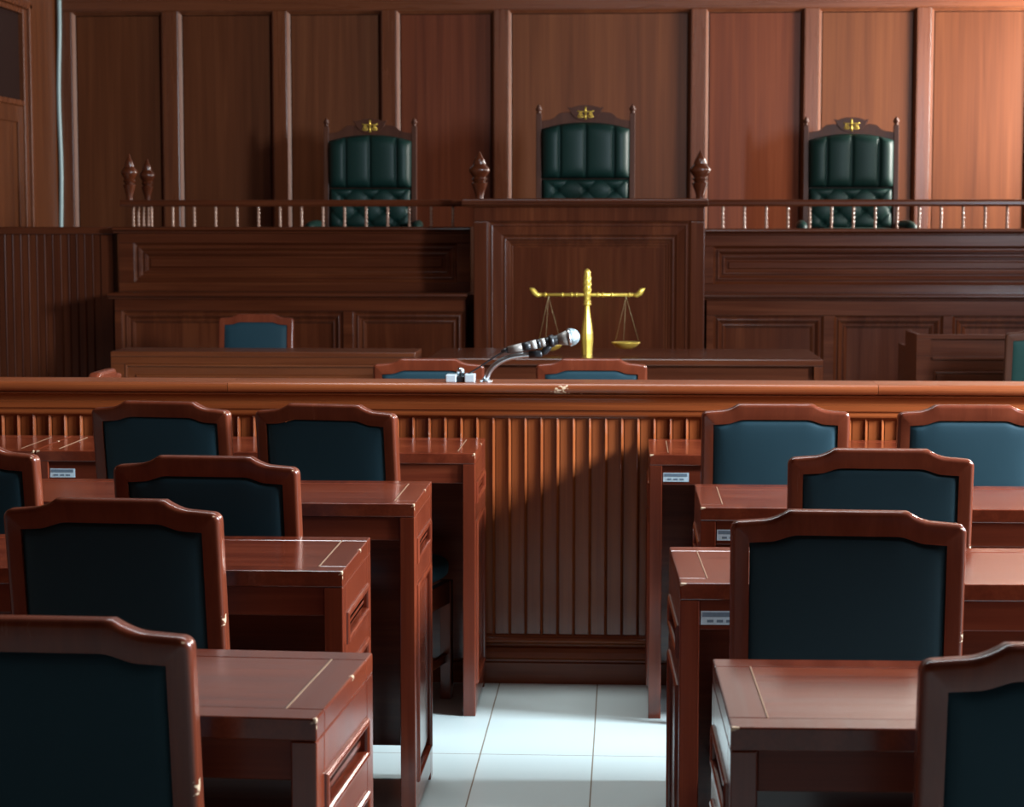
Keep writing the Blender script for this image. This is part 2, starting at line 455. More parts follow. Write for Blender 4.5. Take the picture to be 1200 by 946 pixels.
# ------------------------------------------------------------------ courtroom chair (faces +y, origin on floor under the back legs)
CH_W = .21
def chair_parts(root, pad):
    def yb(z): return -.075*max(0, (z-.42)/.53)
    def topO(u):
        a = abs(u)
        if a < .50: return .950
        if a < .74:
            t = (a-.50)/.24
            return .950-.019*(1-(1-t)**1.8)
        if a < .92: return .931-.003*(a-.74)/.18
        t = (a-.92)/.08
        return .928-.0165*(1-math.sqrt(max(0, 1-t*t)))
    def topI(u):
        a = abs(u)
        if a < .50: return .905
        if a < .8:
            t = (a-.5)/.3
            return .905-.013*(t*t*(3-2*t))
        return .892-.002*(a-.8)/.2
    N = 40; NV = 8
    zb = .545
    half = [i/18*.9 for i in range(19)]+[.915, .93, .945, .96, .972, .982, .990, .996, 1.]
    us = [-u for u in half[:0:-1]]+half
    outer = []; inner = []
    wi = CH_W-.034
    for k in range(NV): outer.append((-CH_W, zb+(topO(-1)-zb)*k/NV)); inner.append((-wi, zb+.04+(topI(-1)-zb-.04)*k/NV))
    for u in us: outer.append((u*CH_W, topO(u))); inner.append((u*wi, topI(u)))
    for k in range(1, NV+1): outer.append((CH_W, topO(1)+(zb-topO(1))*k/NV)); inner.append((wi, topI(1)+(zb+.04-topI(1))*k/NV))
    for k in range(1, N): 
        u = 1-2*k/N
        outer.append((u*CH_W, zb)); inner.append((u*wi, zb+.04))
    n = len(outer)
    t = .020
    fr = MB()
    vs = []
    e = .0105
    # rounded edge: outer face ring is pulled in by e
    def pull(p, c, e):
        wx = max(0, min(1, (abs(p[0])-(CH_W-.0168))/.0168))
        if p[1] < .905: wx = 1. if abs(p[0]) > CH_W-.001 else 0.
        wz = math.sqrt(1-wx*wx) if p[1] > .905 else 0.
        return (p[0]-math.copysign(e*wx, p[0]), p[1]-e*wz)
    rings = [[(x, yb(z)-t, z) for x, z in inner]]
    for q in range(5):
        a = PI/2*q/4
        k_ = e*(1-math.sin(a)); d_ = e*(1-math.cos(a))
        rings.append([(*pull((x, z), 0, k_)[:1], yb(z)-t+d_, pull((x, z), 0, k_)[1]) for x, z in outer])
    for q in range(4, -1, -1):
        a = PI/2*q/4
        k_ = e*(1-math.sin(a)); d_ = e*(1-math.cos(a))
        rings.append([(*pull((x, z), 0, k_)[:1], yb(z)+t-d_, pull((x, z), 0, k_)[1]) for x, z in outer])
    rings.append([(x, yb(z)+t, z) for x, z in inner])
    for r in rings: vs += r
    fs = []
    sm = []
    R = len(rings)
    for k in range(R):
        k2 = (k+1) % R
        for i in range(n):
            i2 = (i+1) % n
            fs.append((k*n+i, k*n+i2, k2*n+i2, k2*n+i))
    fr.add(vs, fs, True)
    o = fr.build('back_frame', M['chair'], root)
    # sharper shading on flat faces
    m = o.modifiers.new('auto', 'EDGE_SPLIT'); m.split_angle = math.radians(32)
    for s in (-1, 1):
        lg = MB()
        x0 = s*(CH_W-.017)
        lg.bar((x0, -.012, 0), (x0, .0, .30), .030, .034); lg.bar((x0, .0, .29), (x0, yb(.56), .56), .034, .034)
        lg.build('leg', M['chair'], root, bevel=.003)
        lf = MB()
        lf.bar((s*(.214), .420, 0), (s*.214, .420, .369), .034, .034)
        lf.build('leg', M['chair'], root, bevel=.003)
        MB().bar((s*.192, .0, .13), (s*.213, .41, .13), .018, .026).build('stretcher', M['chair'], root, bevel=.002)
    sr = MB()
    sr.box(-.196, .196, .412, .434, .30, .37); sr.box(-.176, .176, -.012, .012, .30, .37)
    for s in (-1, 1): sr.bar((s*.194, .012, .335), (s*.218, .404, .335), .024, .07)
    sr.build('seat_rail', M['chair'], root, bevel=.003)
    def puff(a, p=4): return (1-abs(a)**p)
    # back pad, closed lens of two puffed grids inside the frame
    def padpt(side):
        def fn(s, v):
            x = (2*s-1)*(wi-.001)
            u = 2*s-1
            zt = topI(u)-.001; z0 = zb+.041
            z = z0+(zt-z0)*v
            h = .013+.011*(max(0, puff(u, 8)*puff(2*v-1, 10)))**.5+.007*puff(u, 2)*puff(2*v-1, 2)
            return (x, yb(z)+side*h, z)
        return fn
    pb = MB()
    pb.grid(padpt(-1), 36, 40, True); pb.grid(padpt(1), 20, 20, True)
    # close the rim between the two shells
    pb.build('back_pad', pad, root)
    sp = MB()
    def seat(s, v):
        # superellipse-ish cushion wrapped as a sphere map
        th = 2*PI*s; ph = -PI/2+PI*v
        def sg(c, e): return math.copysign(abs(c)**e, c)
        cx = sg(math.cos(ph), .45)*sg(math.cos(th), .3); cy = sg(math.cos(ph), .45)*sg(math.sin(th), .3); cz = sg(math.sin(ph), .6)
        return (cx*(.217+.022*cy), .222+cy*.226, .412+cz*.045+.008*(1-(cx*cx))*(cz > 0))
    sp.grid(seat, 48, 20, True)
    sp.build('seat_pad', pad, root)

proto = None
def chair(x, ytop, label, rz=0., group=None, z=0.):
    global proto
    if proto is None:
        proto = thing('courtroom_chair', label, 'chair'); chair_parts(proto, M['teal']); o = proto
    else:
        o = copy_tree(proto)
    a = math.radians(rz)
    o.location = (x-.075*math.sin(a)*1., ytop+.075*math.cos(a), z); o.rotation_euler = (0, 0, a)
    tag(o, label, 'chair', group)
    return o
G = 'teal padded wooden chairs at the desks'
chair(-.774, 2.62, 'teal-backed wooden chair at the frontmost desk left of the aisle, top edge scuffed', -2, G)
chair(-.962, 3.76, 'teal-backed wooden chair directly behind the frontmost left-hand desk, second back counting away from us', -4.5, G)
chair(-.929, 4.46, 'teal-backed chair at the third left-hand desk, its back above the wide bare desk top', -4, G)
chair(-1.572, 4.67, 'teal-backed chair cut by the left picture edge with a brightly lit side stile', -5, G)
chair(-1.34, 5.81, 'nearly black looking padded chair at the bar-side left desk, farther from the aisle', -9, G)
chair(-.853, 5.75, 'padded chair at the bar-side left desk nearest the aisle, its seat showing beneath the desk', -11, G)
chair(.574, 2.52, 'reddish chair at the lower right corner beside the frontmost right-hand desk', 0, G)
chair(.399, 3.68, 'largest fully visible teal-backed chair just beyond the frontmost right-hand desk', -3, G)
chair(.581, 4.69, 'dark teal-backed chair right of the aisle, between the biggest chair and the two bright ones', -2, G)
chair(.424, 5.83, 'brightly lit blue-teal chair at the bar-side right desk, nearer the aisle', 0, G)
chair(.978, 5.83, 'brightly lit blue-teal chair against the bar at the right picture edge', 0, G)
G2 = 'teal padded wooden chairs behind the bar'
chair(-.746, 7.68, 'orange-lit chair back just behind the bar, beside the silver box', 0, G2)
chair(-.132, 7.72, 'orange-lit chair back just behind the bar, below the golden scales', 0, G2)
chair(-1.815, 7.0, 'chair turned sideways behind the bar, only its rounded top corner showing at far left', 90, G2)
chair(-2.057, 11.3, 'teal chair behind the long clerk desk, facing the room below the left bench', 180, G2)
wc = chair(2.035, 9.98, 'green-teal chair at the witness stand, cut by the right picture edge', 0, G2)
for c in kids(wc):
    if c.name.startswith(('back_pad', 'seat_pad')):
        c.material_slots[0].link = 'OBJECT'; c.material_slots[0].material = M['green']
    elif c.name.startswith(('back_frame', 'leg')):
        c.material_slots[0].link = 'OBJECT'; c.material_slots[0].material = M['judge']

# ------------------------------------------------------------------ desks (origin: floor, middle of near edge; near side open)
DW, DD, DHT = 1.31, .435, .787
def desk_parts(root):
    w = DW/2
    tp = MB()
    e = .055
    tp.box(-w, w, 0, e, .748, .780); tp.box(-w, w, DD-e, DD, .748, .780)
    tp.box(-w, -w+e, e, DD-e, .748, .780); tp.box(w-e, w, e, DD-e, .748, .780)
    tp.build('top_frame', M['deskY'], root, bevel=.0025)
    MB().box(-w+e+.0015, w-e-.0015, e+.0015, DD-e-.0015, .75, .7795).build('top_panel', M['deskX'], root)
    for (x0, x1, y0, y1) in ((-w+e-.0011, -w+e+.0011, e, DD-e), (w-e-.0011, w-e+.0011, e, DD-e)):
        MB().box(x0, x1, y0, y1, .779, .7804).build('inlay_line', M['inlay'], root)
    for s in (-1, 1):
        sp = MB()
        # the side is built in a local frame facing -y, then turned to face outwards
        R = Matrix.Translation((s*w, DD/2, 0)) @ Matrix.Rotation(math.radians(90*s), 4, 'Z')
        sp.T = R
        h = DD/2
        t = .037
        zt = .7478
        ops = [(-h+.052, h-.052, .085, .575), (-h+.052, h-.052, .625, .690)]
        sp.box(-h, -h+.052, 0, t, 0, zt); sp.box(h-.052, h, 0, t, 0, zt)
        sp.box(-h+.052, h-.052, 0, t, .02, .085); sp.box(-h+.052, h-.052, 0, t, .575, .625); sp.box(-h+.052, h-.052, 0, t, .690, zt)
        o = sp.build('side_panel', M['deskZ'], root, bevel=.0025)
        for (a, b, c, d) in ops:
            pr = [(0, .001)]+bead(.0, .014, .007, .001)+[(.014, .012), (.022, .014), (.030, .014), (.036, .004), (.040, .004)]
            p = MB(); p.T = R
            p.ring_panel(a, b, c, d, 0, pr)
            p.build('raised_panel', M['deskZ'], o)
            q = MB(); q.T = R
            q.box(a, b, t-.008, t, c, d); q.build('panel_back', M['deskZ'], o)
    MB().box(-w+.037, w-.037, .010, .030, .690, .748).build('apron', M['apron'], root, bevel=.002)
    MB().box(-w+.037, w-.037, DD-.030, DD-.010, .085, .748).build('modesty_panel', M['deskX'], root, bevel=.002)
    lb = MB().box(-w+.040, -w+.115, .0085, .010, .700, .726).build('label_plate', M['paper'], root)
    lb['label'] = 'small pale blue printed label'
    MB().box(-w+.043, -w+.110, .0079, .0085, .715, .7235).build('printed_band', M['print'], lb)
    for k in range(3):
        MB().box(-w+.052+k*.018, -w+.064+k*.018, .0079, .0085, .7045, .7095).build('printed_mark', M['print'], lb)
dproto = None
def desk(cx, y, rz, label, group='red mahogany courtroom desks'):
    global dproto
    if dproto is None:
        dproto = thing('courtroom_desk', label, 'desk'); desk_parts(dproto); o = dproto
        for c in kids(dproto):
            for m in [c]+kids(c):
                for vv in m.data.vertices: vv.co.z *= DHT/.78
    else:
        o = copy_tree(dproto)
    o.location = (cx, y, 0); o.rotation_euler = (0, 0, math.radians(rz))
    tag(o, label, 'desk', group)
h = DW/2
desk(-.422-h, 2.746+.035, -3.1, 'red desk left of the aisle nearest us, with chipped pale corner edge')
desk(-.551-h, 3.927, 0, 'red desk left of the aisle second from us, its side catching reddish light')
desk(-.509-h, 4.882, 0, 'red desk left of the aisle third from us, tall side with small upper panel')
desk(-.443-h, 5.965, 0, 'brown-lit desk left of the aisle touching the wooden bar')
desk(-.443-h-DW-.005, 5.965, 0, 'desk at far left by the bar, joined end to end with the next desk')
desk(.143+h, 2.740, .9, 'desk right of the aisle nearest us with a pale shining top')
for c in [k for k in kids(bpy.data.objects['courtroom_desk.005']) if k.name.startswith('label_plate')]:
    for g_ in kids(c): bpy.data.objects.remove(g_)
    bpy.data.objects.remove(c)
desk(.103+h, 3.850, 1.6, 'second desk right of the aisle, the one that the biggest chair faces')
desk(.178+h, 4.862, 0, 'desk right of the aisle third from us, under the dark middle chair')
desk(.069+h, 5.965, 0, 'desk right of the aisle touching the bar, shadow of its end on the boards')

# ------------------------------------------------------------------ clerk desks below the bench
ct = thing('clerk_table', 'long dark clerk table carrying the golden scales', 'table', (-.012, 10.22, 0))
w = .988
MB().box(-w, w, 0, .84, .745, .780).build('tabletop', M['benchX'], ct, bevel=.006)
for s in (-1, 1):
    MB().box(min(s*w, s*(w-.045)), max(s*w, s*(w-.045)), .006, .82, 0, .7448).build('end_panel', M['benchZ'], ct, bevel=.004)
fp_ = MB()
ops = ([(-.90, -.36), (-.30, .36), (.42, .90)], .12, .672)
framed_front(fp_, -w+.046, w-.046, .05, .744, .05, .03, ops)
fr_o = fp_.build('front_frame', M['benchX'], ct, bevel=.003)
for a, b in ops[0]:
    MB().ring_panel(a, b, .12, .672, .05, [(0, .001)]+bead(0, .016, .006, .001)+[(.016, .014), (.03, .018), (.034, .018)]).build('inset_panel', M['benchZ'], ct)
cd = thing('clerk_desk', 'orange-brown clerk desk with inset front panel below the left bench', 'desk', (-1.917, 10.68, 0))
w = .81
MB().box(-w, w, 0, .34, .750, .778).build('tabletop', M['clerkX'], cd, bevel=.005)
fp_ = MB()
framed_front(fp_, -w, w, 0, .7498, .006, .03, ([(-w+.075, w-.075)], .10, .712))
fp_.build('front_frame', M['clerkX'], cd, bevel=.003)
MB().ring_panel(-w+.075, w-.075, .10, .712, .006, [(0, .001)]+bead(0, .014, .007, .001)+[(.014, .012), (.055, .014), (.060, .004), (.075, .004), (.08, .016), (.085, .016)]).build('inset_panel', M['clerkX'], cd)
for s in (-1, 1):
    MB().box(min(s*w, s*(w-.035)), max(s*w, s*(w-.035)), .037, .33, 0, .7498).build('end_panel', M['clerkZ'], cd, bevel=.004)

# witness stand at right
ws = thing('witness_stand', 'dark wooden witness stand with ledge, in front of the right bench', 'stand', (2.05, 10.6, 0))
hw = .565
fb = MB()
framed_front(fb, -hw, hw, 0, .885, 0, .035, ([(-hw+.075, hw-.075)], .775, .862))
MB().box(-hw+.07, hw-.07, .028, .036, .76, .87).build('upper_panel', M['benchX'], ws)
fb.build('front_frame', M['benchX'], ws, bevel=.003)
MB().box(-hw+.08, hw-.08, -.022, -.0005, .757, .772).build('ledge', M['benchX'], ws, bevel=.004)
MB().ring_panel(-hw+.09, hw-.09, .10, .70, -.0005, [(0, 0)]+bead(0, .016, .01)+[(.018, .0), (.05, -.001), (.055, -.006), (.06, -.006)]).build('lower_panel', M['benchX'], ws)
for s in (-1, 1):
    MB().box(min(s*hw, s*(hw-.03)), max(s*hw, s*(hw-.03)), .036, .42, 0, .885).build('side_panel', M['benchZ'], ws, bevel=.003)
MB().box(-hw, -hw+.03, .421, .70, 0, .80).build('rear_side_panel', M['benchZ'], ws, bevel=.003)

# ------------------------------------------------------------------ judges' bench and its wings
def steps(total=.085):
    """nested mouldings with rounded edges that catch the light"""
    return ([(0, .001), (.013, .013), (.020, .013)]+bead(.020, .034, .009, .013)+[(.036, .013), (.048, .025), (.054, .025)]
            + bead(.054, .064, .006, .025)+[(.066, .025), (.076, .034), (.088, .034)])
# central bench
jb = thing('judges_bench', 'tall central judges bench with nested square mouldings behind the scales', 'bench', (0, 12.1, 0))
x0, x1 = -.905, .456
bz1 = 1.548
bx = MB()
framed_front(bx, x0, x1, 0, bz1, 0, .05, ([(x0+.085, x1-.085)], .45, bz1-.085))
bx.build('front_frame', M['benchZ'], jb, bevel=.006, seg=3)
prof = [(0, .001), (.012, .012), (.018, .012)]+bead(.018, .030, .008, .012)+[(.034, .012), (.078, .016), (.090, .027), (.096, .027)]+bead(.096, .106, .006, .027)+[(.108, .027), (.118, .036), (.124, .036), (.132, .043), (.140, .043), (.146, .048), (.168, .048)]
MB().ring_panel(x0+.085, x1-.085, .45, bz1-.085, 0, prof, field=False).build('moulding', M['benchZ'], jb)
MB().box(x0+.24, x1-.24, .045, .06, .60, bz1-.24).build('field_panel', M['benchZ'], jb)
MB().box(x0, x1, .07, .80, 0, bz1).build('carcass', M['benchX'], jb)
cp = MB()
cp.prism([(.85, bz1), (.85, 1.597), (-.045, 1.597), (-.056, 1.590), (-.056, 1.574), (-.046, 1.570), (-.046, 1.562), (-.028, 1.556), (-.018, bz1)], -.972, .470)
cp.build('bench_top', M['benchX'], jb, bevel=.003)

def wing(name, label, xa, xb, y, ztop, zpanel, ops, depth, capx, zbase=0, prof=None, xref=None):
    o = thing(name, label, 'bench', (0, y, 0))
    f = MB()
    framed_front(f, xa, xb, zbase, ztop-.03, 0, .045, (ops, zpanel[0], zpanel[1]))
    f.build('front_frame', M['benchX'], o, bevel=.004)
    for a, b in ops:
        MB().ring_panel(a, b, zpanel[0], zpanel[1], 0, prof or steps()).build('raised_panel', M['benchX' if b-a > 1.5 else 'benchZ'], o)
    MB().box(xa, xb, .05, depth, zbase, ztop-.03).build('carcass', M['benchX'], o)
    c = MB()
    c.prism([(depth, ztop-.034), (depth, ztop), (-.022, ztop), (-.032, ztop-.006), (-.034, ztop-.016), (-.026, ztop-.024), (-.012, ztop-.030), (-.012, ztop-.036), (0, ztop-.042), (.005, ztop-.034)], *capx)
    c.build('ledge', M['benchX'], o, bevel=.0015)
    return o
wing('lower_bench', 'low bench front with two square panels left of the central judges bench', -3.085, -.962, 12.2, 1.035, (.30, .925), [(-3.039, -1.698), (-1.636, -.972)], .36, (-3.12, -.95))
wing('lower_bench', 'low bench front with square panels right of the central judges bench', .472, 3.95, 12.2, 1.035, (.30, .907), [(.514, 1.162), (1.227, 1.862), (1.922, 2.56), (2.62, 3.26)], .36, (.458, XR-.003))
upr = [(0, .001), (.014, .014), (.022, .014)]+bead(.022, .036, .009, .014)+[(.038, .014), (.050, .026), (.058, .026)]+bead(.058, .070, .007, .026)+[(.074, .026), (.082, .034), (.090, .034), (.098, .026), (.11, .026)]
wing('side_bench', 'upper bench wing with one long panel under the railing, left of centre', -3.155, -.962, 12.6, 1.428, (1.085, 1.328), [(-3.056, -1.044)], .40, (-3.185, -.96), .0, upr)
wing('side_bench', 'upper bench wing with one long panel under the railing, right of centre', .472, 3.95, 12.6, 1.418, (1.080, 1.310), [(.527, 3.85)], .40, (.474, XR-.003), .0, upr)

# beaded partition at far left
sp = thing('beaded_partition', 'dark beaded board partition between the left wall and the bench', 'partition', (0, 12.7, 0))
mb = MB(); boards(mb, XL+.004, -3.29, .0, 1.38, .008, .0508, -3.93+.03); mb.build('board_front', M['benchZ'], sp, fix=False)
MB().box(XL+.004, -3.215, .03, .12, 0, 1.38).build('rear_board', M['benchZ'], sp)
MB().box(-3.29, -3.215, -.006, .03, 0, 1.38).build('end_stile', M['benchZ'], sp, bevel=.004)
MB().box(XL+.004, -3.205, -.012, .13, 1.3805, 1.428).build('top_rail', M['benchX'], sp, bevel=.006)

# railings with thin twisted balusters
def baluster(mb, x, y, z0, z1):
    mb.lathe([(.010, 0), (.010, .008), (.007, .012)], (x, y, z0), 8)
    n = 22
    pts_r = []
    vs = []; fs = []
    h = z1-z0
    k = 8
    for i in range(n+1):
        zz = z0+.010+(h-.020)*i/n
        for j in range(k):
            a = 2*PI*j/k
            r = .0085*(1+.28*math.cos(2*(a-i*.62)))
            vs.append((x+r*math.cos(a), y+r*math.sin(a), zz))
    for i in range(n):
        for j in range(k):
            fs.append((i*k+j, i*k+(j+1) % k, (i+1)*k+(j+1) % k, (i+1)*k+j))
    mb.add(vs, fs, True)
    mb.lathe([(.007, h-.012), (.010, h-.008), (.010, h)], (x, y, z0), 8)
def railing(label, xs, ys, xa, xb, side=None, z0=1.428, zr=1.550):
    o = thing('railing', label, 'railing', (0, 12.66, 0))
    r = MB()
    def rail_prof(yc): return [(yc-.024, zr+.004), (yc+.024, zr+.004), (yc+.030, zr+.016), (yc+.030, zr+.032), (yc+.022, zr+.045), (yc-.022, zr+.045), (yc-.030, zr+.032), (yc-.030, zr+.016)]
    r.prism(rail_prof(.0), xa, xb)
    r.build('handrail', M['benchX'], o, bevel=.002)
    if side:
        q = MB(); q.T = Matrix.Translation((side, 0, 0)) @ Matrix.Rotation(PI/2, 4, 'Z')
        q.prism(rail_prof(.0), .032, .62)
        q.build('side_handrail', M['benchY'], o, bevel=.002)
        for k in range(1, 5):
            b = MB(); baluster(b, side, .135*k, .001, zr+.004-z0); b.T = Matrix.Identity(4)
            b.v = [(x_, y_, z_+z0) for x_, y_, z_ in b.v]
            b.build('baluster', M['baluster'], o)
    for x in xs:
        b = MB(); baluster(b, x, 0, z0, zr+.004)
        b.build('baluster', M['baluster'], o)
    return o
M['baluster'] = plain('waxed_baluster_wood', (.30, .16, .11), .16, bscale=40)
railing('thin railing with twisted balusters on the left bench wing, turning back at its end', [-3.092+.1344*k for k in range(1, 16)], None, -3.15, -.978, side=-3.105, z0=1.429)
railing('thin railing with twisted balusters on the right bench wing', [.584+.1325*k for k in range(26)], None, .474, XR-.003, z0=1.419)

def finial_prof(s):
    P = [(.024, 0), (.024, .02), (.034, .05), (.046, .082), (.050, .092), (.034, .102), (.044, .112), (.05, .118), (.038, .128), (.050, .145), (.061, .160), (.064, .172), (.060, .182), (.046, .195), (.038, .205), (.040, .210), (.032, .225), (.033, .230), (.022, .247), (.012, .266), (.004, .283), (.001, .287)]
    return [(r*s[0], z*s[1]) for r, z in P]
def finial(x, y, z, label, s=(1, 1)):
    o = MB().lathe(finial_prof(s), (0, 0, 0), 24).build('turned_finial', M['benchZ'], loc=(x, y, z))
    m = o.modifiers.new('auto', 'EDGE_SPLIT'); m.split_angle = math.radians(50)
    tag(o, label, 'finial', 'turned finials on the bench')
finial(-.884, 12.30, 1.597, 'large turned finial on the left end of the central bench top')
finial(.432, 12.30, 1.597, 'large turned finial on the right end of the central bench top')
finial(-3.093, 12.66, 1.595, 'turned finial on the front corner of the left railing', (.82, 1.0))
finial(-3.108, 13.20, 1.595, 'turned finial on the left railing, just behind the corner one', (.82, .96))

# ------------------------------------------------------------------ judges' chairs (face -y, origin on the dais)
def judge_parts(root):
    HT = 1.24
    post = .315
    fr = MB()
    for s in (-1, 1):
        fr.bar((s*post, .02, .0), (s*post, .02, .44), .045, .05)
        fr.bar((s*(post-.0), .02, .43), (s*post, .05, HT-.055), .036, .04)
    # crest outline (x, drop below HT)
    C = [(0, -.034), (.10, -.045), (.14, -.048), (.172, -.052), (.19, -.064), (.208, -.082), (.24, -.096), (.30, -.104)]
    top = [(-x, z) for x, z in C[:0:-1]]+C
    n = len(top)
    vs = []
    for (yy) in (.034, .066):
        for x, z in top: vs.append((x, yy, HT+z))
        for x, z in top: vs.append((x, yy, HT-.20))
    fs = []
    for i in range(n-1):
        fs.append((i, i+1, n+i+1, n+i)); fs.append((2*n+i+1, 2*n+i, 3*n+i, 3*n+i+1))
        fs.append((i+1, i, 2*n+i, 2*n+i+1)); fs.append((n+i, n+i+1, 3*n+i+1, 3*n+i))
    fs.append((0, n, 3*n, 2*n)); fs.append((n-1, 3*n-1, 4*n-1, 2*n-1)[::-1])
    fr.add(vs, fs)
    fr.box(-post, post, .036, .062, .45, HT-.15)
    P = [(0, 0), (.045, -.003), (.08, -.012), (.098, -.019), (.116, -.011), (.122, -.018), (.108, -.034), (.100, -.055), (.072, -.085), (.035, -.103), (0, -.108)]
    P = [(-x, z) for x, z in P[:0:-1]]+P[:-1]
    m_p = len(P)
    fr.add([(x, .024, HT+z) for x, z in P]+[(x, .0338, HT+z) for x, z in P],
           [tuple(range(m_p))]+[(i, (i+1) % m_p, m_p+(i+1) % m_p, m_p+i) for i in range(m_p)])
    fr.build('chair_frame', M['judge'], root, bevel=.003)
    for s in (-1, 1):
        MB().lathe([(.012, 0), (.018, .006), (.011, .012), (.021, .024), (.023, .032), (.014, .042), (.016, .045), (.006, .058), (.001, .066)], (s*post, .05, HT-.056), 16).build('finial', M['judge'], root)
    def topz(u): return HT-.115-.045*abs(u)**2.2
    # upper bolster with vertical channels
    def bol(s, v):
        u = 2*s-1
        w = .298
        x = u*w
        z0 = HT-.492
        zt = topz(u)
        z = z0+(zt-z0)*v
        e = max(0, 1-abs(u)**10)**.5*max(0, 1-abs(2*v-1)**7)**.5
        g = sum(math.exp(-((x-c)/.010)**2) for c in (-.172, .002, .192))
        ch = 0
        edges = [-.298, -.172, .002, .192, .298]
        for a, b in zip(edges[:-1], edges[1:]):
            if a <= x <= b: ch = math.sqrt(max(0, 1-((x-(a+b)/2)/((b-a)/2))**2))
        y = .032-(.060*e+.022*ch*e-.012*g*e)
        return (x, y, z)
    MB().grid(bol, 90, 40).build('headrest', M['leather'], root)
    def tuft(s, v):
        u = 2*s-1; x = u*.292; z0 = .46; z1 = HT-.495
        z = z0+(z1-z0)*v
        e = max(0, 1-abs(u)**12)**.5*max(0, 1-abs(2*v-1)**12)**.5
        h = 0
        d = 1e9
        for r_ in range(6):
            zz = z1-.075-r_*.085
            for c in range(-3, 4):
                xx = c*.19+(.095 if r_ % 2 else 0)+.0
                d = min(d, math.hypot((x-xx), (z-zz)))
        a = abs(math.sin(PI*(x/.19+(z-z1+.075)/.17))) ; b_ = abs(math.sin(PI*(x/.19-(z-z1+.075)/.17)))
        h = .020*min(1, (a*b_)**.4)-.020*math.exp(-(d/.018)**2)
        return (x, .032-.040*e-h*e, z)
    MB().grid(tuft, 80, 60).build('tufted_back', M['leather'], root)
    def seat(s, v):
        th = 2*PI*s; ph = -PI/2+PI*v
        def sg(c, e): return math.copysign(abs(c)**e, c)
        return (sg(math.cos(ph), .5)*sg(math.cos(th), .35)*.30, -.26+sg(math.cos(ph), .5)*sg(math.sin(th), .35)*.27, .41+sg(math.sin(ph), .6)*.06)
    MB().grid(seat, 40, 16).build('seat', M['leather'], root)
    MB().box(-.29, .29, -.50, .0, .28, .35).build('seat_rail', M['judge'], root, bevel=.005)
    for s in (-1, 1):
        MB().bar((s*.31, -.47, 0), (s*.31, -.47, .43), .05, .05).build('leg', M['judge'], root, bevel=.005)
        am = MB()
        am.tube([(s*.345, .03, .485), (s*.360, -.15, .485), (s*.368, -.33, .478), (s*.374, -.43, .465), (s*.376, -.46, .455)], [.030, .036, .038, .036, .02], 12)
        am.build('arm_pad', M['leather'], root)
        MB().bar((s*.34, -.40, .36), (s*.362, -.36, .46), .04, .04).build('arm_post', M['judge'], root, bevel=.004)
    # gilt scales emblem on the crest
    em = MB()
    ez = HT-.056; ey = .022
    em.tube([(0, ey, ez+.044), (0, ey, ez)], [.006, .0075], 8); em.tube([(0, ey, ez), (0, ey, ez-.040)], [.0075, .009], 8)
    em.tube([(-.056, ey, ez+.018), (-.04, ey, ez+.012), (.04, ey, ez+.012), (.056, ey, ez+.018)], .004, 6)
    for s in (-1, 1):
        for q in (-1, 1):
            em.tube([(s*.034, ey, ez+.012), (s*.034+q*.017, ey, ez-.018)], .0032, 6)
        em.tube([(s*.034-.019, ey, ez-.018), (s*.034-.009, ey, ez-.026), (s*.034+.009, ey, ez-.026), (s*.034+.019, ey, ez-.018)], .0045, 6)
        em.tube([(s*.034, ey, ez-.002), (s*.034, ey, ez-.022)], .005, 6)
    em.build('scales_emblem', M['gold'], root)
jp = thing('judge_chair', 'tallest green leather judge chair above the central bench', 'chair', (-.283, 13.86, 1.0), 0, 'green leather judge chairs')
judge_parts(jp)
for x, lab in ((-1.833, 'green leather judge chair behind the left railing, in deep shade'), (1.571, 'green leather judge chair behind the right railing, against the brightest panels')):
    o = copy_tree(jp); o.location = (x, 14.6, .95); tag(o, lab, 'chair', 'green leather judge chairs')

# ------------------------------------------------------------------ golden scales on the clerk table
sc = thing('balance_scales', 'golden balance scales with thin-stringed pans on the clerk table', 'scales', (-.203, 10.52, .780))
pp = MB()
prof = [(.026, 0), (.027, .02), (.029, .05), (.031, .08), (.030, .11), (.025, .15), (.018, .19), (.0135, .23), (.0125, .255)]
pp.lathe(prof, (0, 0, 0), 8, smooth=False)
pp.build('pillar', M['gold'], sc)
tw = MB()
vs = []; fs = []; n = 40; k = 16
def tr(t): return .014+.006*math.sin(PI*min(1, t*1.05))**.8 if t < .86 else .0165*math.sqrt(max(0.02, 1-((t-.86)/.14)**2))
for i in range(n+1):
    t = i/n
    for j in range(k):
        a = 2*PI*j/k
        r = tr(t)*(1+(.10*math.cos(4*(a-i*.22)) if .12 < t < .82 else 0))
        vs.append((r*math.cos(a), r*math.sin(a), .27+.172*t))
for i in range(n):
    for j in range(k): fs.append((i*k+j, i*k+(j+1) % k, (i+1)*k+(j+1) % k, (i+1)*k+j))
fs.append(tuple(range(k))[::-1]); fs.append(tuple(n*k+j for j in range(k)))
tw.add(vs, fs, True)
tw.build('twisted_head', M['gold'], sc)
MB().lathe([(.013, .252), (.020, .256), (.021, .262), (.016, .268), (.020, .273), (.016, .279)], (0, 0, 0), 16).build('collar', M['gold'], sc)
bm_ = MB()
zb_ = .308
bm_.tube([(-.262, 0, zb_), (.262, 0, zb_)], .0085, 12)
for x in (-.215, -.127, -.055, .055, .127, .215, -.08, .08): bm_.tube([(x-.005, 0, zb_), (x+.005, 0, zb_)], .0115, 12)
for s in (-1, 1):
    bm_.tube([(s*.235, 0, zb_), (s*.255, 0, zb_-.002), (s*.268, 0, zb_+.008), (s*.280, 0, zb_+.024), (s*.290, 0, zb_+.030), (s*.296, 0, zb_+.033)], [.0085, .012, .0145, .013, .007, .002], 12)
bm_.build('beam', M['gold'], sc)
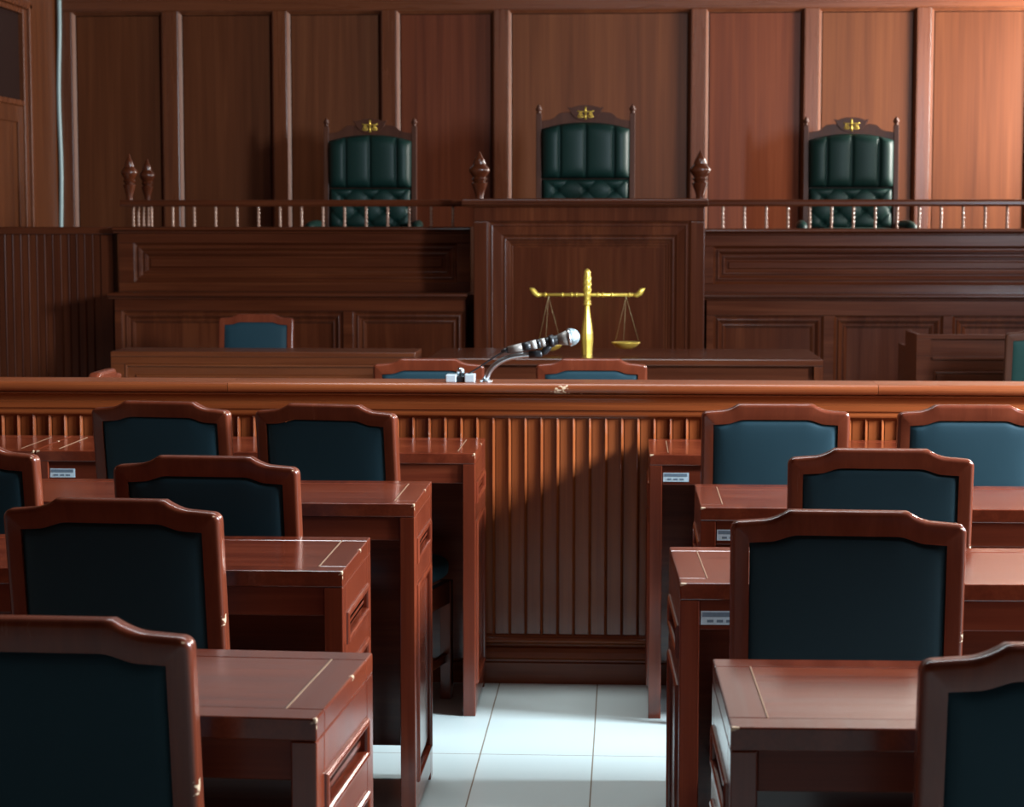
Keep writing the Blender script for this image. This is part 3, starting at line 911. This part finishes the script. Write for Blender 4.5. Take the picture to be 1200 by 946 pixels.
for s, zp in ((-1, .040), (1, .052)):
    pn = MB()
    pn.lathe([(.0, -.022), (.030, -.020), (.052, -.010), (.066, .002), (.073, .011), (.074, .014), (.068, .011), (.05, -.004), (.0, -.012)], (s*.199, 0, zp), 28)
    p = pn.build('pan', M['gold'], sc)
    p.rotation_euler = (0, 0, 0)
    stg = MB()
    for a in (20, 140, 260):
        a = math.radians(a)
        stg.tube([(s*.199, 0, zb_-.009), (s*.199+.071*math.cos(a), .071*math.sin(a), zp+.012)], .0007, 5)
    stg.tube([(s*.199, 0, zb_-.006), (s*.199, 0, zb_-.022)], .004, 6)
    stg.build('string', M['string'], p)

# ------------------------------------------------------------------ microphone on its gooseneck, and the clamp box
ZB = .958
ms = thing('microphone_stand', 'silver gooseneck stand curving up from the bar top', 'stand', (-.445, 6.47, ZB))
MB().lathe([(.020, 0), (.020, .004), (.012, .007), (.012, .012)], (0, 0, 0), 20).build('base_flange', M['steel'], ms)
def bez(p0, p1, p2, p3, n):
    r = []
    for i in range(n+1):
        t = i/n
        r.append(tuple((1-t)**3*a+3*(1-t)**2*t*b+3*(1-t)*t*t*c+t**3*d for a, b, c, d in zip(p0, p1, p2, p3)))
    return r
gpts = bez((0, 0, .008), (.012, 0, .055), (.060, 0, .086), (.142, 0, .087), 90)
MB().tube(gpts, [.0090+.0009*(1 if i % 2 else -1) for i in range(91)], 12).build('gooseneck', M['steel'], ms)
cl = MB()
cl.tube([(.136, 0, .087), (.172, 0, .090), (.178, 0, .094)], [.012, .012, .009], 14)
cl.tube([(.172, 0, .089), (.186, 0, .097), (.198, 0, .112), (.207, 0, .124)], [.008, .012, .012, .009], 10)
cl.build('clip_joint', M['black'], ms)
# the microphone itself lies along a rising axis
mic = thing('microphone', 'handheld microphone with silver mesh head held over the bar', 'microphone', (-.445, 6.47, ZB))
A = Vector((.066, 0, .101)); B = Vector((.292, 0, .148))
ax = (B-A).normalized()
def at(t): return tuple(A+(B-A)*t)
def seg(mb, t0, t1, r0, r1, n=18): mb.tube([at(t0), at(t1)], [r0, r1], n)
bd_ = MB(); seg(bd_, .0, .30, .0105, .0130); seg(bd_, .40, .80, .0135, .0165); bd_.build('body', M['black'], mic)
gb = MB(); seg(gb, .02, .22, .0115, .0135); gb.build('tail_sleeve', M['greymetal'], mic)
g2 = MB(); seg(g2, .335, .42, .0142, .0146); seg(g2, .475, .545, .0148, .0152); g2.build('silver_band', M['band'], mic)
g1 = MB(); seg(g1, .22, .335, .0137, .0141); seg(g1, .42, .475, .0146, .0149); seg(g1, .545, .60, .0150, .0152); g1.build('grip_ring', M['black'], mic)
g3 = MB(); seg(g3, .72, .87, .0165, .0255); g3.build('neck', M['greymetal'], mic)
rg = MB(); seg(rg, .865, .90, .0285, .0285, 24); rg.build('head_ring', M['steel'], mic)
hd = MB()
hp = []
c = Vector(at(.895))
hd.tube([tuple(c+ax*(.030*math.sin(PI/2*i/10)-.0)) for i in range(11)], [max(.0005, .0278*math.cos(PI/2*i/10)) for i in range(11)], 28)
hd.build('mesh_head', M['grille'], mic)
clo = MB()
clo.tube([at(.60), at(.66)], [.0195, .0198], 18)
clo.build('clip_ring', M['black'], ms)
cb = MB()
cb.tube(bez((.068, 0, .1015), (.03, 0, .085), (-.02, 0, .045), (-.062, 0, .022), 20), .0026, 8)
cb.tube([at(-.08), at(.02)], [.004, .009], 10)
cb.build('cable', M['black'], mic)
bxo = thing('cable_clamp_box', 'small silver box with black middle and knob on the bar top', 'box', (-.526, 6.47, ZB))
MB().box(-.046, -.012, -.028, .028, 0, .024).build('end_block', M['silver'], bxo, bevel=.003)
MB().box(.014, .047, -.028, .028, 0, .026).build('end_block', M['silver'], bxo, bevel=.003)
MB().box(-.012, .014, -.024, .024, 0, .018).build('middle_block', M['black'], bxo, bevel=.002)
MB().lathe([(.005, .018), (.005, .023), (.010, .026), (.013, .032), (.012, .040), (.006, .045), (.001, .046)], (0, 0, 0), 16).build('knob', M['steel'], bxo)

# ------------------------------------------------------------------ daylight through the windows
def window_light(name, x, win, sign, power, col=(.74, .88, 1.)):
    a, b, c, d = win
    l = bpy.data.lights.new(name, 'AREA'); l.shape = 'RECTANGLE'
    l.size = d-c-.1; l.size_y = b-a-.1
    l.energy = power; l.color = col
    o = bpy.data.objects.new(name, l); COL.objects.link(o)
    o.location = (x, (a+b)/2, (c+d)/2)
    o.rotation_euler = (0, math.radians(90*sign), 0)
    return o
PW = [1.5, 190, 1120, 92, 35, 450]
CW = [(.74, .88, 1.), (.80, .91, 1.), (.74, .88, 1.), (1, .97, .93), (1, .97, .93), (1, .95, .88)]
for i, (wv, p) in enumerate(zip(WIN, PW)):
    window_light('daylight', XR+.07, wv, 1, p, CW[i])
# added overhead fill light for the floor, dressed as a ceiling fixture
cl_ = thing('added_fill_lamp', 'long white fill light fixture added out of view high above the wooden bar', 'lamp', (-.2, 6.7, ZC-.12))
mb = MB(); mb.box(-1.3, 1.3, -.32, .32, .02, .10); mb.box(-1.32, 1.32, -.34, -.32, -.02, .10); mb.box(-1.32, 1.32, .32, .34, -.02, .10)
mb.build('housing', M['plaster'], cl_, bevel=.004)
for xx in (-1., 1.): MB().tube([(xx, 0, .099), (xx, 0, .12)], .012, 8).build('hanger', M['steel'], cl_)
l = bpy.data.lights.new('floor_fill_light', 'AREA'); l.shape = 'RECTANGLE'; l.size = 2.6; l.size_y = .6; l.energy = 115; l.color = (.86, .95, 1.)
o = bpy.data.objects.new('floor_fill_light', l); COL.objects.link(o); o.location = (-.2, 6.7, ZC-.115)
wd = bpy.data.worlds.new('sky'); SC.world = wd; wd.use_nodes = True
bg = wd.node_tree.nodes['Background']; bg.inputs[0].default_value = (.6, .78, 1, 1); bg.inputs[1].default_value = .6

# ------------------------------------------------------------------ camera
W_, H_, F_ = 1200, 946, 2400.
a = (735-600)/F_; b = (473-258)/F_
n_ = math.sqrt(a*a+b*b+1); yc = Vector((a/n_, b/n_, -1/n_))
m_ = math.sqrt(1+b*b); zc = Vector((0, 1/m_, b/m_)); xc = yc.cross(zc)
R = Matrix((xc, yc, zc)).to_4x4()
cam = bpy.data.cameras.new('camera'); co = bpy.data.objects.new('camera', cam); COL.objects.link(co)
cam.sensor_width = 36; cam.sensor_fit = 'HORIZONTAL'; cam.lens = F_/W_*36
cam.clip_start = .05; cam.clip_end = 60
co.matrix_world = Matrix.Translation((0, 0, 1.47)) @ R
cam.dof.use_dof = True; cam.dof.focus_distance = 4.6; cam.dof.aperture_fstop = 11
SC.camera = co
SC.view_settings.view_transform = 'Standard'; SC.view_settings.look = 'None'
SC.view_settings.gamma = 1; SC.view_settings.use_curve_mapping = False
SC.view_settings.exposure = 0
SC.cycles.use_denoising = True
SC.cycles.max_bounces = 8; SC.cycles.diffuse_bounces = 3; SC.cycles.glossy_bounces = 4
SC.cycles.sample_clamp_indirect = 6
